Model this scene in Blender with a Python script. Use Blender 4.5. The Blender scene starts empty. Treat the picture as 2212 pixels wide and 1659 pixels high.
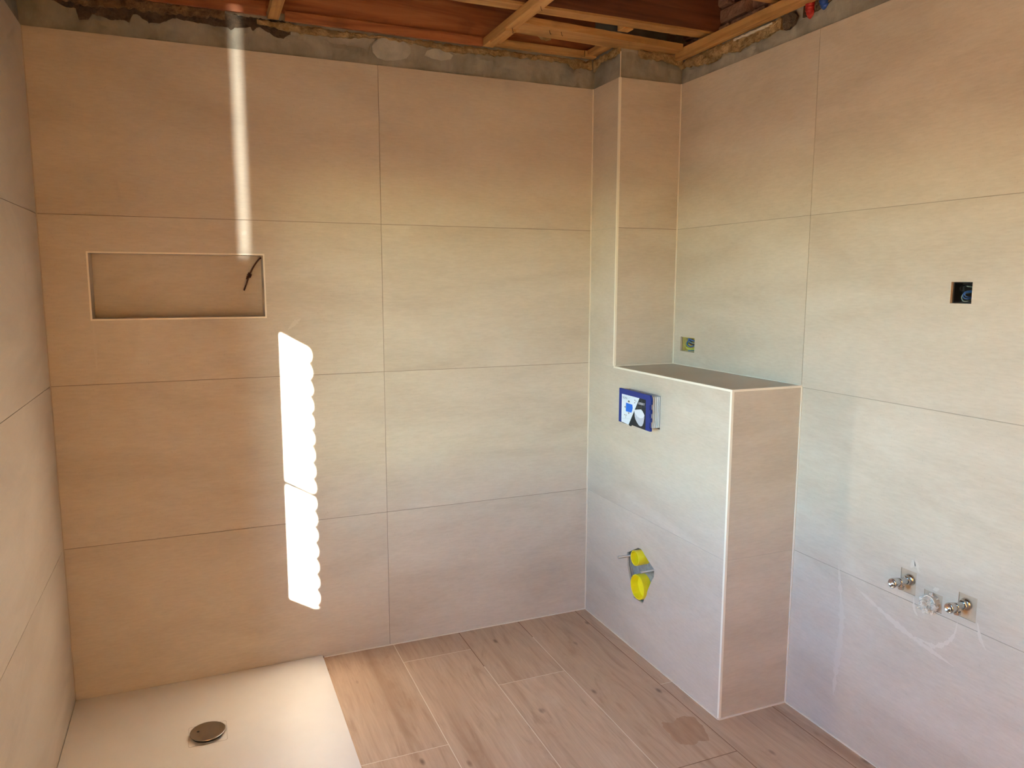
import bpy, bmesh, math, random
from mathutils import Vector, Matrix, noise
from mathutils.geometry import tessellate_polygon

random.seed(7)
SC = bpy.context.scene
COL = SC.collection

# ------------------------------------------------------------------ camera
F_PX = 1629.9
cd = bpy.data.cameras.new('camera')
cd.sensor_width = 36.0
cd.lens = F_PX * 36.0 / 2212.0
cd.clip_start = 0.02
cam = bpy.data.objects.new('camera', cd)
COL.objects.link(cam)
RIGHT = Vector((0.92229, -0.386495, 0.001752))
UP = Vector((0.050275, 0.124463, 0.99095))
FWD = Vector((0.383216, 0.913855, -0.134222))
m = Matrix.Identity(4)
for r in range(3):
    m[r][0], m[r][1], m[r][2] = RIGHT[r], UP[r], -FWD[r]
m.translation = (0.48446, -3.06844, 1.56909)
cam.matrix_world = m
SC.camera = cam

# ------------------------------------------------------------------ world, sun, exposure
SUN_DIR = Vector((1.0, 1.8, -0.60)).normalized()     # the way the light travels
world = bpy.data.worlds.new('sky'); SC.world = world
world.use_nodes = True
wn = world.node_tree; wn.nodes.clear()
w_out = wn.nodes.new('ShaderNodeOutputWorld')
w_bg = wn.nodes.new('ShaderNodeBackground')
w_sky = wn.nodes.new('ShaderNodeTexSky')
w_sky.sky_type = 'NISHITA'
w_sky.sun_disc = False
w_sky.sun_elevation = math.asin(-SUN_DIR.z)
w_sky.sun_rotation = math.atan2(-SUN_DIR.x, -SUN_DIR.y)
w_sky.air_density = 1.0; w_sky.dust_density = 0.3; w_sky.ozone_density = 2.5
w_bg.inputs['Strength'].default_value = 1.483
w_tint = wn.nodes.new('ShaderNodeMix'); w_tint.data_type = 'RGBA'; w_tint.blend_type = 'MULTIPLY'
w_tint.inputs[0].default_value = 1.0
w_tint.inputs[7].default_value = (0.535, 0.844, 1.0, 1)          # camera white balance
wn.links.new(w_sky.outputs[0], w_tint.inputs[6])
wn.links.new(w_tint.outputs[2], w_bg.inputs['Color'])
wn.links.new(w_bg.outputs[0], w_out.inputs['Surface'])

sd = bpy.data.lights.new('sun', 'SUN')
sd.energy = 38.4
sd.angle = math.radians(0.53)
sd.color = (1.0, 1.0, 0.927)
sun = bpy.data.objects.new('sun', sd); COL.objects.link(sun)
sun.rotation_euler = SUN_DIR.to_track_quat('-Z', 'Y').to_euler()
sun.location = (-3, -5, 4)

# window daylight: a portal that guides sky sampling through the real opening
pd = bpy.data.lights.new('window_portal', 'AREA')
pd.shape = 'RECTANGLE'; pd.size = 0.852; pd.size_y = 1.26
pd.cycles.is_portal = True
portal = bpy.data.objects.new('window_portal', pd); COL.objects.link(portal)
portal.location = (-0.305, -1.834, 1.387)
portal.rotation_euler = Vector((1, 0, 0)).to_track_quat('-Z', 'Z').to_euler()

# added lamp behind the camera: its narrow beam draws the back wall's light stripe
bd = bpy.data.lights.new('stripe_light', 'AREA')
bd.shape = 'RECTANGLE'; bd.size = 0.010; bd.size_y = 1.10
bd.energy = 0.0245; bd.spread = math.radians(1.0); bd.color = (0.96, 1.0, 0.87)
beam = bpy.data.objects.new('stripe_light', bd); COL.objects.link(beam)
beam.location = (0.673, -3.93, 2.217)
beam.rotation_euler = Vector((0, 1, 0)).to_track_quat('-Z', 'Z').to_euler()

vs = SC.view_settings
vs.view_transform = 'Standard'; vs.look = 'None'; vs.gamma = 1.0
vs.use_curve_mapping = False
vs.exposure = 2.2
LAMP_W = 102.0          # added fill lamp, built below
SC.display_settings.display_device = 'sRGB'
cy = SC.cycles
cy.max_bounces = 8; cy.diffuse_bounces = 5; cy.glossy_bounces = 5
cy.transparent_max_bounces = 12
cy.sample_clamp_indirect = 12.0
cy.use_adaptive_sampling = True; cy.adaptive_threshold = 0.06; cy.adaptive_min_samples = 16
cy.caustics_reflective = False; cy.caustics_refractive = False

# ------------------------------------------------------------------ room sizes
XB, XR = 2.159, 2.4655          # face of the boxing, face of the right wall
LC, LB = 0.2248, 1.0141         # end of the column, end of the boxing
ZT = 2.4113                     # top of the tiling
Z1, Z2, Z3 = 0.5987, 1.1987, 1.7987
ZB = 1.2049                     # top of the boxing
XJ, YJ = 1.1969, 1.011          # upright joints
YR = -4.0                       # wall behind the camera
TT = 0.009                      # tile thickness
J = 0.0011                      # half a joint
WY0, WY1, WZ0, WZ1 = -2.26, -1.420, 0.756, 2.018   # window opening

# ------------------------------------------------------------------ materials
def mat(name, col=(0.5, 0.5, 0.5), rough=0.5, metal=0.0, **kw):
    M = bpy.data.materials.new(name); M.use_nodes = True
    b = M.node_tree.nodes['Principled BSDF']
    b.inputs['Base Color'].default_value = (*col, 1)
    b.inputs['Roughness'].default_value = rough
    b.inputs['Metallic'].default_value = metal
    for k, v in kw.items():
        b.inputs[k].default_value = v
    return M

class NT:
    def __init__(s, M):
        s.t = M.node_tree; s.b = s.t.nodes['Principled BSDF']
    def n(s, typ, **kw):
        nd = s.t.nodes.new(typ)
        for k, v in kw.items(): setattr(nd, k, v)
        return nd
    def l(s, a, b): s.t.links.new(a, b)
    def coords(s, scale=(1, 1, 1), rnd=0.0, loc=(0, 0, 0)):
        tc = s.n('ShaderNodeTexCoord'); mp = s.n('ShaderNodeMapping')
        mp.inputs['Scale'].default_value = scale
        mp.inputs['Location'].default_value = loc
        if rnd:
            oi = s.n('ShaderNodeObjectInfo'); mu = s.n('ShaderNodeMath', operation='MULTIPLY')
            mu.inputs[1].default_value = rnd
            s.l(oi.outputs['Random'], mu.inputs[0])
            cb = s.n('ShaderNodeCombineXYZ')
            for i in range(3): s.l(mu.outputs[0], cb.inputs[i])
            ad = s.n('ShaderNodeVectorMath', operation='ADD')
            s.l(tc.outputs['Object'], ad.inputs[0]); s.l(cb.outputs[0], ad.inputs[1])
            s.l(ad.outputs[0], mp.inputs['Vector'])
        else:
            s.l(tc.outputs['Object'], mp.inputs['Vector'])
        return mp.outputs[0]
    def noise(s, vec, scale, detail=4, rough=0.55, dist=0.0):
        nd = s.n('ShaderNodeTexNoise')
        nd.inputs['Scale'].default_value = scale; nd.inputs['Detail'].default_value = detail
        nd.inputs['Roughness'].default_value = rough; nd.inputs['Distortion'].default_value = dist
        s.l(vec, nd.inputs['Vector']); return nd.outputs['Fac']
    def ramp(s, fac, stops):
        rp = s.n('ShaderNodeValToRGB'); e = rp.color_ramp.elements
        while len(e) < len(stops): e.new(0.5)
        for q, (p, c) in zip(e, stops):
            q.position = p; q.color = (*c, 1)
        s.l(fac, rp.inputs['Fac']); return rp.outputs['Color']
    def mix(s, fac, a, b, mode='MIX'):
        mx = s.n('ShaderNodeMix', data_type='RGBA', blend_type=mode)
        for sock, v in ((mx.inputs[0], fac), (mx.inputs[6], a), (mx.inputs[7], b)):
            if isinstance(v, (int, float)): sock.default_value = v
            elif isinstance(v, tuple): sock.default_value = (*v, 1)
            else: s.l(v, sock)
        return mx.outputs[2]
    def bump(s, h, strength=0.2, dist=0.01):
        bp = s.n('ShaderNodeBump'); bp.inputs['Strength'].default_value = strength
        bp.inputs['Distance'].default_value = dist
        s.l(h, bp.inputs['Height']); s.l(bp.outputs[0], s.b.inputs['Normal'])
    def color(s, c): s.l(c, s.b.inputs['Base Color'])
    def rough(s, c): s.l(c, s.b.inputs['Roughness'])

def stone_tile():
    M = mat('beige_stone_tile', rough=0.42); t = NT(M)
    v = t.coords((1.0, 1.0, 3.2), rnd=37.0)
    big = t.noise(v, 1.6, 4, 0.6, 0.6)
    c = t.ramp(big, [(0.30, (0.530, 0.435, 0.345)), (0.50, (0.600, 0.505, 0.410)), (0.72, (0.655, 0.560, 0.465))])
    v2 = t.coords((1.0, 1.0, 6.0), rnd=11.0)
    f = t.noise(v2, 26, 5, 0.65)
    c = t.mix(0.12, c, t.ramp(f, [(0.35, (0.36, 0.29, 0.22)), (0.65, (0.80, 0.72, 0.62))]))
    v3 = t.coords((1, 1, 1), rnd=5.0)
    spk = t.noise(v3, 170, 2, 0.5)
    c = t.mix(t.ramp(spk, [(0.66, (0, 0, 0)), (0.74, (0.35, 0.35, 0.35))]), c, (0.40, 0.33, 0.26))
    t.color(c)
    t.rough(t.ramp(f, [(0.3, (0.36,) * 3), (0.7, (0.52,) * 3)]))
    return M

def wood_tile():
    M = mat('oak_look_floor_tile', rough=0.45); t = NT(M)
    v = t.coords((6.0, 0.9, 1.0), rnd=23.0)
    g = t.noise(v, 2.4, 5, 0.62, 2.6)
    c = t.ramp(g, [(0.25, (0.43, 0.262, 0.155)), (0.45, (0.60, 0.395, 0.258)), (0.62, (0.66, 0.450, 0.302)), (0.80, (0.72, 0.52, 0.37))])
    v2 = t.coords((60, 2.2, 1), rnd=9.0)
    f = t.noise(v2, 2.0, 5, 0.7, 0.4)
    c = t.mix(0.20, c, t.ramp(f, [(0.35, (0.28, 0.16, 0.09)), (0.62, (0.66, 0.49, 0.36))]))
    v3 = t.coords((1.0, 0.45, 1.0), rnd=14.0)
    k = t.n('ShaderNodeTexVoronoi', feature='F1'); k.inputs['Scale'].default_value = 9.0
    t.l(v3, k.inputs['Vector'])
    kn = t.ramp(k.outputs['Distance'], [(0.03, (0.75,) * 3), (0.10, (0, 0, 0))])
    c = t.mix(kn, c, (0.13, 0.070, 0.040))
    oi = t.n('ShaderNodeObjectInfo')
    c = t.mix(1.0, c, t.ramp(oi.outputs['Random'], [(0.0, (0.86, 0.83, 0.80)), (0.5, (1, 1, 1)), (1.0, (0.93, 0.90, 0.87))]), 'MULTIPLY')
    vb = t.coords((5.0, 0.5, 1.0), rnd=31.0)
    big = t.noise(vb, 1.6, 3, 0.5, 1.0)
    c = t.mix(t.ramp(big, [(0.55, (0, 0, 0)), (0.72, (0.62,) * 3)]), c, (0.36, 0.205, 0.115))
    t.color(c); t.rough(t.ramp(f, [(0.3, (0.38,) * 3), (0.7, (0.55,) * 3)]))
    return M

def grain_wood(name, dark, mid, light, along, rough=0.65):
    M = mat(name, rough=rough); t = NT(M)
    sc = [14.0, 14.0, 14.0]; sc[along] = 0.9
    v = t.coords(tuple(sc), rnd=17.0)
    g = t.noise(v, 2.0, 6, 0.6, 1.2)
    c = t.ramp(g, [(0.28, dark), (0.5, mid), (0.74, light)])
    v2 = t.coords((1, 1, 1), rnd=3.0)
    d = t.noise(v2, 7.0, 4, 0.6)
    c = t.mix(t.ramp(d, [(0.55, (0, 0, 0)), (0.75, (0.55,) * 3)]), c, tuple(x * 0.45 for x in mid))
    t.color(c); t.bump(g, 0.25, 0.004)
    return M

def rough_mat(name, a, b, scale, rough=0.85, bump=0.5, detail=6, bdist=0.01):
    M = mat(name, rough=rough); t = NT(M)
    v = t.coords((1, 1, 1))
    g = t.noise(v, scale, detail, 0.62, 0.4)
    t.color(t.ramp(g, [(0.33, a), (0.66, b)]))
    t.bump(t.noise(v, scale * 4, 4, 0.6), bump, bdist)
    return M

TILE = stone_tile()
WOODT = wood_tile()
GROUT = mat('tile_grout', (0.30, 0.238, 0.178), 0.9)
GROUTM = mat('pale_tile_grout', (0.56, 0.49, 0.41), 0.9)
GROUTR = mat('mid_tile_grout', (0.40, 0.33, 0.26), 0.9)
SEALB = mat('beige_sealant', (0.50, 0.41, 0.33), 0.5)
GROUTF = mat('cream_floor_grout', (0.80, 0.68, 0.54), 0.9)
GROUTB = mat('dirty_floor_grout', (0.24, 0.135, 0.075), 0.9)
SEAL = mat('white_sealant', (0.80, 0.70, 0.58), 0.4)
TRIM = mat('cream_edge_profile', (0.90, 0.82, 0.70), 0.3)
TRIMN = mat('beige_niche_profile', (0.90, 0.80, 0.68), 0.35)
SUBST = rough_mat('tile_adhesive_wall', (0.32, 0.29, 0.25), (0.42, 0.38, 0.33), 12, 0.95, 0.3)
PLASTER = rough_mat('grey_cement_plaster', (0.235, 0.215, 0.180), (0.390, 0.355, 0.300), 7, 0.8, 0.25)
PATCH = rough_mat('pale_cement_patch', (0.36, 0.34, 0.30), (0.50, 0.47, 0.42), 12, 0.8, 0.3)
DARKP = rough_mat('old_mortar_and_void_shade', (0.055, 0.040, 0.030), (0.16, 0.105, 0.068), 16, 0.95, 1.0, 6, 0.02)
INSUL = rough_mat('crumbling_tan_plaster', (0.30, 0.18, 0.075), (0.56, 0.39, 0.20), 26, 0.95, 1.0, 6, 0.015)
BROWNP = rough_mat('old_brown_plaster', (0.13, 0.070, 0.035), (0.33, 0.20, 0.105), 22, 0.95, 1.0, 6, 0.015)
WHITEP = rough_mat('white_plaster_flake', (0.66, 0.60, 0.50), (0.82, 0.77, 0.68), 30, 0.9, 0.5)
JOIST = grain_wood('red_brown_joist_timber', (0.20, 0.058, 0.022), (0.38, 0.120, 0.045), (0.50, 0.190, 0.075), 0)
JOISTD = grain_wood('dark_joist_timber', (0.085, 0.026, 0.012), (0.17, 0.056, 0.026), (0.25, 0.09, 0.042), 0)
BATX = grain_wood('pine_batten_timber', (0.32, 0.15, 0.050), (0.50, 0.265, 0.095), (0.62, 0.37, 0.16), 0)
BATY = grain_wood('pine_batten_timber_cross', (0.36, 0.17, 0.055), (0.56, 0.30, 0.105), (0.66, 0.39, 0.16), 1)
BOARD = grain_wood('subfloor_board', (0.09, 0.035, 0.014), (0.17, 0.07, 0.028), (0.24, 0.11, 0.05), 1)
BRICK = rough_mat('old_pink_brick', (0.26, 0.115, 0.072), (0.42, 0.22, 0.145), 14, 0.92, 0.8)
MORTAR = rough_mat('lime_mortar', (0.30, 0.21, 0.12), (0.44, 0.33, 0.20), 20, 0.95, 0.8)
WALLB = rough_mat('plain_plaster_wall', (0.55, 0.47, 0.38), (0.62, 0.53, 0.43), 3, 0.9, 0.1)
CHROME = mat('chrome', (0.60, 0.59, 0.58), 0.16, 1.0)
RIBD = mat('rib_gap_shade_grey', (0.20, 0.22, 0.24), 0.5)
DRAINM = mat('brushed_drain_steel', (0.40, 0.37, 0.34), 0.2, 1.0)
BLACKR = mat('black_rubber', (0.012, 0.011, 0.010), 0.6)
YELLOW = mat('yellow_plastic', (0.88, 0.74, 0.02), 0.35)
GALV = rough_mat('grey_galvanised_plate', (0.20, 0.20, 0.19), (0.36, 0.36, 0.34), 30, 0.5, 0.1)
ROD = mat('zinc_rod', (0.50, 0.52, 0.51), 0.4, 0.8)
BLUE = mat('blue_plastic', (0.004, 0.024, 0.22), 0.5)
RIBG = mat('pale_ribbed_plastic', (0.66, 0.69, 0.72), 0.5)
PWHITE = mat('printed_white', (0.72, 0.79, 0.88), 0.5)
PDARK = mat('printed_charcoal', (0.018, 0.021, 0.027), 0.75)
PBLUE = mat('printed_bright_blue', (0.004, 0.15, 0.72), 0.45)
PGREY = mat('printed_grey_line', (0.42, 0.47, 0.52), 0.5)
PDG = mat('printed_dark_line', (0.10, 0.105, 0.11), 0.5)
PTEXT = mat('printed_blue_grey_text', (0.20, 0.25, 0.36), 0.5)
PTW = mat('printed_toilet_white', (0.74, 0.77, 0.84), 0.5)
PTS = mat('printed_toilet_shade', (0.50, 0.53, 0.62), 0.5)
YBOX = rough_mat('yellow_box_plastic', (0.42, 0.34, 0.10), (0.58, 0.48, 0.18), 40, 0.6, 0.2)
BBOX = mat('black_box_plastic', (0.008, 0.008, 0.009), 0.3)
WBLUE = mat('blue_wire', (0.05, 0.14, 0.42), 0.4)
WGY = mat('green_yellow_wire', (0.52, 0.56, 0.10), 0.4)
WBRN = mat('brown_wire', (0.085, 0.028, 0.016), 0.45)
WGRN = mat('grey_green_wire', (0.22, 0.32, 0.30), 0.4)
RED = mat('red_pipe_plastic', (0.42, 0.012, 0.010), 0.4)
BLUEP = mat('blue_pipe_plastic', (0.010, 0.060, 0.32), 0.4)
PUTTY = rough_mat('beige_sealing_mat', (0.45, 0.335, 0.235), (0.51, 0.39, 0.28), 30, 0.8, 0.1)
GREYPIPE = mat('grey_drain_plastic', (0.62, 0.56, 0.48), 0.5)
TRAYM = rough_mat('matt_cream_shower_tray', (0.76, 0.69, 0.62), (0.80, 0.73, 0.66), 4, 0.5, 0.05, 3, 0.001)
GROUND = rough_mat('garden_ground', (0.20, 0.17, 0.11), (0.30, 0.25, 0.17), 0.6, 0.95, 0.1)
WFRAME = mat('white_window_frame', (0.80, 0.80, 0.78), 0.4)

FILM = mat('clear_plastic_film', (0.92, 0.83, 0.72), 0.25)
FILM.node_tree.nodes['Principled BSDF'].inputs['Alpha'].default_value = 0.34
SMEAR = mat('white_grout_film', (0.65, 0.562, 0.472), 0.75)
def glass_mat():
    M = bpy.data.materials.new('clear_window_glass'); M.use_nodes = True
    nt = M.node_tree; nt.nodes.clear()
    o = nt.nodes.new('ShaderNodeOutputMaterial'); tr = nt.nodes.new('ShaderNodeBsdfTransparent')
    gl = nt.nodes.new('ShaderNodeBsdfGlossy'); gl.inputs['Roughness'].default_value = 0.0
    mx = nt.nodes.new('ShaderNodeMixShader'); mx.inputs[0].default_value = 0.06
    nt.links.new(tr.outputs[0], mx.inputs[1]); nt.links.new(gl.outputs[0], mx.inputs[2])
    nt.links.new(mx.outputs[0], o.inputs['Surface'])
    return M
GLASS = glass_mat()

# ------------------------------------------------------------------ builders
def link(name, me, mt, parent=None, smooth=False, label=None, kind=None):
    """mesh in world coordinates; moved into the parent's frame when it has one"""
    if parent is not None and parent.location.length > 0:
        me.transform(Matrix.Translation(-parent.location))
    ob = bpy.data.objects.new(name, me)
    if mt is not None: me.materials.append(mt)
    if smooth:
        for p in me.polygons: p.use_smooth = True
    COL.objects.link(ob)
    if parent is not None: ob.parent = parent
    if label: ob['label'] = label
    if kind: ob['kind'] = kind
    return ob

def tomesh(bm, name='m'):
    bmesh.ops.recalc_face_normals(bm, faces=bm.faces)
    me = bpy.data.meshes.new(name); bm.to_mesh(me); bm.free(); return me

def addbox(bm, x0, x1, y0, y1, z0, z1):
    vs_ = [bm.verts.new((x, y, z)) for x in (x0, x1) for y in (y0, y1) for z in (z0, z1)]
    for f in ((0, 1, 3, 2), (4, 6, 7, 5), (0, 4, 5, 1), (2, 3, 7, 6), (0, 2, 6, 4), (1, 5, 7, 3)):
        bm.faces.new([vs_[i] for i in f])

def box(name, x0, x1, y0, y1, z0, z1, mt, parent=None, bev=0.0, **kw):
    bm = bmesh.new(); addbox(bm, min(x0, x1), max(x0, x1), min(y0, y1), max(y0, y1), min(z0, z1), max(z0, z1))
    if bev:
        bmesh.ops.bevel(bm, geom=list(bm.edges), offset=bev, segments=2, profile=0.6, affect='EDGES')
    return link(name, tomesh(bm), mt, parent, **kw)

def rect(a0, a1, b0, b1): return [(a0, b0), (a1, b0), (a1, b1), (a0, b1)]

def place(axis, a, b, w):
    return {'x': (w, a, b), 'y': (a, w, b), 'z': (a, b, w)}[axis]

def addslab(bm, axis, outer, holes, w0, w1):
    """a plate with a polygonal outline and polygonal holes; w0..w1 across its thickness"""
    loops = [outer] + list(holes)
    tris = tessellate_polygon([[Vector((p[0], p[1], 0)) for p in lp] for lp in loops])
    flat = [p for lp in loops for p in lp]
    A = [bm.verts.new(place(axis, p[0], p[1], w0)) for p in flat]
    B = [bm.verts.new(place(axis, p[0], p[1], w1)) for p in flat]
    for t in tris:
        bm.faces.new([A[i] for i in t]); bm.faces.new([B[i] for i in reversed(t)])
    k = 0
    for lp in loops:
        n = len(lp)
        for i in range(n):
            j = (i + 1) % n
            bm.faces.new([A[k + i], A[k + j], B[k + j], B[k + i]])
        k += n

def slab(name, axis, outer, holes, w0, w1, mt, parent=None, **kw):
    bm = bmesh.new(); addslab(bm, axis, outer, holes, w0, w1)
    return link(name, tomesh(bm), mt, parent, **kw)

def frame_of(d):
    d = Vector(d).normalized()
    u = d.cross(Vector((0, 0, 1)) if abs(d.z) < 0.9 else Vector((1, 0, 0))).normalized()
    return d, u, d.cross(u)

def addlathe(bm, prof, origin, axis, n=20, cap=True):
    d, u, v = frame_of(axis); o = Vector(origin); rings = []
    for t, r in prof:
        rings.append([bm.verts.new(o + d * t + (u * math.cos(2 * math.pi * i / n) + v * math.sin(2 * math.pi * i / n)) * r) for i in range(n)])
    for a, b in zip(rings, rings[1:]):
        for i in range(n):
            j = (i + 1) % n; bm.faces.new([a[i], a[j], b[j], b[i]])
    if cap:
        bm.faces.new(rings[0]); bm.faces.new(rings[-1])

def lathe(name, prof, origin, axis, mt, parent=None, n=20, cap=True, **kw):
    bm = bmesh.new(); addlathe(bm, prof, origin, axis, n, cap)
    ob = link(name, tomesh(bm), mt, parent, **kw)
    return ob

def spline(pts, sub=8):
    P = [Vector(p) for p in pts]; P = [2 * P[0] - P[1]] + P + [2 * P[-1] - P[-2]]; out = []
    for i in range(1, len(P) - 2):
        for s in range(sub):
            t = s / sub
            a, b, c, e = P[i - 1], P[i], P[i + 1], P[i + 2]
            out.append(0.5 * ((2 * b) + (c - a) * t + (2 * a - 5 * b + 4 * c - e) * t * t + (3 * b - a - 3 * c + e) * t ** 3))
    out.append(P[-2]); return out

def addtube(bm, pts, r, n=8, rfun=None):
    rings = []; prev = None
    for i, p in enumerate(pts):
        d = (pts[min(i + 1, len(pts) - 1)] - pts[max(i - 1, 0)]).normalized()
        if prev is None: _, u, _ = frame_of(d)
        else: u = (prev - d * prev.dot(d)).normalized()
        prev = u; v = d.cross(u)
        rr = r * (rfun(i) if rfun else 1)
        rings.append([bm.verts.new(p + (u * math.cos(2 * math.pi * k / n) + v * math.sin(2 * math.pi * k / n)) * rr) for k in range(n)])
    for a, b in zip(rings, rings[1:]):
        for k in range(n):
            j = (k + 1) % n; bm.faces.new([a[k], a[j], b[j], b[k]])
    bm.faces.new(rings[0]); bm.faces.new(rings[-1])

def tube(name, pts, r, mt, parent=None, sub=8, n=8, rfun=None, **kw):
    bm = bmesh.new(); addtube(bm, spline(pts, sub), r, n, rfun)
    return link(name, tomesh(bm), mt, parent, smooth=True, **kw)

def thing(name, loc, label, cat, group=None):
    o = bpy.data.objects.new(name, None); o.empty_display_size = 0.05
    COL.objects.link(o); o.location = loc
    o['label'] = label; o['category'] = cat
    if group: o['group'] = group
    return o

def tag(o, label, cat, group=None):
    o['label'] = label; o['category'] = cat
    if group: o['group'] = group
    return o

def struct(o, label, cat='wall'):
    o['kind'] = 'structure'; o['label'] = label; o['category'] = cat
    return o

def interp(tab, a):
    tab = sorted(tab)
    if a <= tab[0][0]: return tab[0][1]
    for (p, q), (r_, s) in zip(tab, tab[1:]):
        if a <= r_: return q + (s - q) * (a - p) / max(1e-9, r_ - p)
    return tab[-1][1]

def ragged(name, axis, a0, a1, lo, hi, w0, w1, mt, parent, step=0.007, jag=0.004, relief=0.003, seed=0.0, rows=4, out=-1):
    """a strip of broken plaster along a wall with torn edges and an uneven face.
    lo / hi: number or table (a, z); w0 = face, w1 = back"""
    L = (lambda a: lo) if isinstance(lo, (int, float)) else (lambda a: interp(lo, a))
    H = (lambda a: hi) if isinstance(hi, (int, float)) else (lambda a: interp(hi, a))
    n = max(2, int(abs(a1 - a0) / step)); bm = bmesh.new(); F = []; B = []
    for i in range(n + 1):
        a = a0 + (a1 - a0) * i / n
        jl = jag * noise.noise((a * 60, seed, 1.3)) if not isinstance(lo, (int, float)) else 0.0
        zl = L(a) + jl
        zh = H(a) + jag * (noise.noise((a * 45, seed, 7.7)) + 0.6 * noise.noise((a * 130, seed, 3.1)))
        zh = max(zh, zl + 0.001)
        colF = []
        for k in range(rows + 1):
            z = zl + (zh - zl) * k / rows
            e = relief * noise.noise((a * 40, z * 40, seed)) * (0.0 if k == 0 and isinstance(lo, (int, float)) else 1)
            if k == rows: e -= out * 0.0 + relief * 0.8
            colF.append(bm.verts.new(place(axis, a, z, w0 + out * e)))
        F.append(colF)
        B.append((bm.verts.new(place(axis, a, zl, w1)), bm.verts.new(place(axis, a, zh, w1))))
    for i in range(n):
        for k in range(rows):
            bm.faces.new([F[i][k], F[i + 1][k], F[i + 1][k + 1], F[i][k + 1]])
        bm.faces.new([F[i][rows], F[i + 1][rows], B[i + 1][1], B[i][1]])
        bm.faces.new([F[i][0], B[i][0], B[i + 1][0], F[i + 1][0]])
        bm.faces.new([B[i][0], B[i][1], B[i + 1][1], B[i + 1][0]])
    for i in (0, n):
        bm.faces.new(F[i] + [B[i][1], B[i][0]])
    return link(name, tomesh(bm), mt, parent, smooth=False)

def joints(parent, axis, w0, w1, uprights, levels, mt=GROUT, name='grout'):
    """joint filling, a little behind the tile faces. uprights: (a, z0, z1); levels: (z, a0, a1)"""
    bm = bmesh.new()
    for a, z0, z1 in uprights:
        addslab(bm, axis, rect(a - J, a + J, z0, z1), [], w0, w1)
    for z, a0, a1 in levels:
        addslab(bm, axis, rect(a0, a1, z - J, z + J), [], w0, w1)
    return link(name, tomesh(bm), mt, parent)

def ribbon(name, axis, pts, width, w, mt, parent, sub=24):
    P = spline([(p[0], p[1], 0) for p in pts], sub); bm = bmesh.new(); A = []; n = len(P)
    for i, p in enumerate(P):
        d = (P[min(i + 1, n - 1)] - P[max(i - 1, 0)]).normalized(); q = Vector((-d.y, d.x, 0))
        ww = width * 0.8 * (0.2 + 0.8 * math.sin(math.pi * (i + 0.4) / (n - 0.2))) * max(0.12, 1 + 0.9 * noise.noise((p.x * 60, p.y * 60, 0)) + 0.6 * noise.noise((p.x * 220, p.y * 220, 3)))
        a, b = p + q * ww / 2, p - q * ww / 2
        A.append((bm.verts.new(place(axis, a.x, a.y, w)), bm.verts.new(place(axis, b.x, b.y, w))))
    for (a, b), (c, e) in zip(A, A[1:]): bm.faces.new([a, b, e, c])
    return link(name, tomesh(bm), mt, parent)

# ================================================================== FLOOR
floor = struct(box('floor', -0.02, XR + 0.02, YR, 0.02, -0.12, -0.010, SUBST), 'oak look plank tile floor of the unfinished bathroom', 'floor')
xs = [0.911, 1.2120, 1.5110, 1.8020, 2.1000, 2.4000, XR]
offs = [-0.778, -0.171, -0.488, -1.187, -0.727, -0.40]
bmc = bmesh.new(); bmd = bmesh.new()
FJ = 0.0017
def grout_line(dirty, x0, x1, y0, y1):
    addbox(bmd if dirty else bmc, x0, x1, y0, y1, -0.0099, -0.0003)
TRAY_END = -1.20
for i in range(6):
    x0, x1 = xs[i], xs[i + 1]
    ys = [0.0]; y = offs[i]
    while y > YR: ys.append(y); y -= 1.2
    ys.append(YR)
    for k in range(len(ys) - 1):
        y1, y0 = ys[k], ys[k + 1]
        bm = bmesh.new()
        addbox(bm, x0 + (FJ if i else 0.0), x1 - FJ, y0 + FJ, y1 - (FJ if k else 0.004), -0.0098, 0.0)
        link('floor_plank', tomesh(bm), WOODT, floor)
        if k:
            grout_line(i in (3,), x0 + FJ, x1 - FJ, y1 - FJ, y1 + FJ)
    if i:
        if i == 2: grout_line(True, x0 - FJ, x0 + FJ, -0.33, -0.0); grout_line(False, x0 - FJ, x0 + FJ, YR, -0.33)
        elif i == 3: grout_line(True, x0 - FJ, x0 + FJ, -0.17, -0.0); grout_line(False, x0 - FJ, x0 + FJ, YR, -0.17)
        elif i in (4, 5): grout_line(True, x0 - FJ, x0 + FJ, YR, 0.0)
        else: grout_line(False, x0 - FJ, x0 + FJ, YR, 0.0)
for k in range(3):                                   # planks in front of the tray, out of the picture
    bm = bmesh.new(); addbox(bm, 0.004 + 0.303 * k, 0.303 * (k + 1), YR, TRAY_END - 0.004, -0.0098, 0.0)
    link('floor_plank', tomesh(bm), WOODT, floor)
link('floor_grout', tomesh(bmc), GROUTF, floor, label='cream grout between the floor planks')
link('dirty_grout', tomesh(bmd), GROUTB, floor, label='brown soiled grout between the floor planks')
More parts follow.
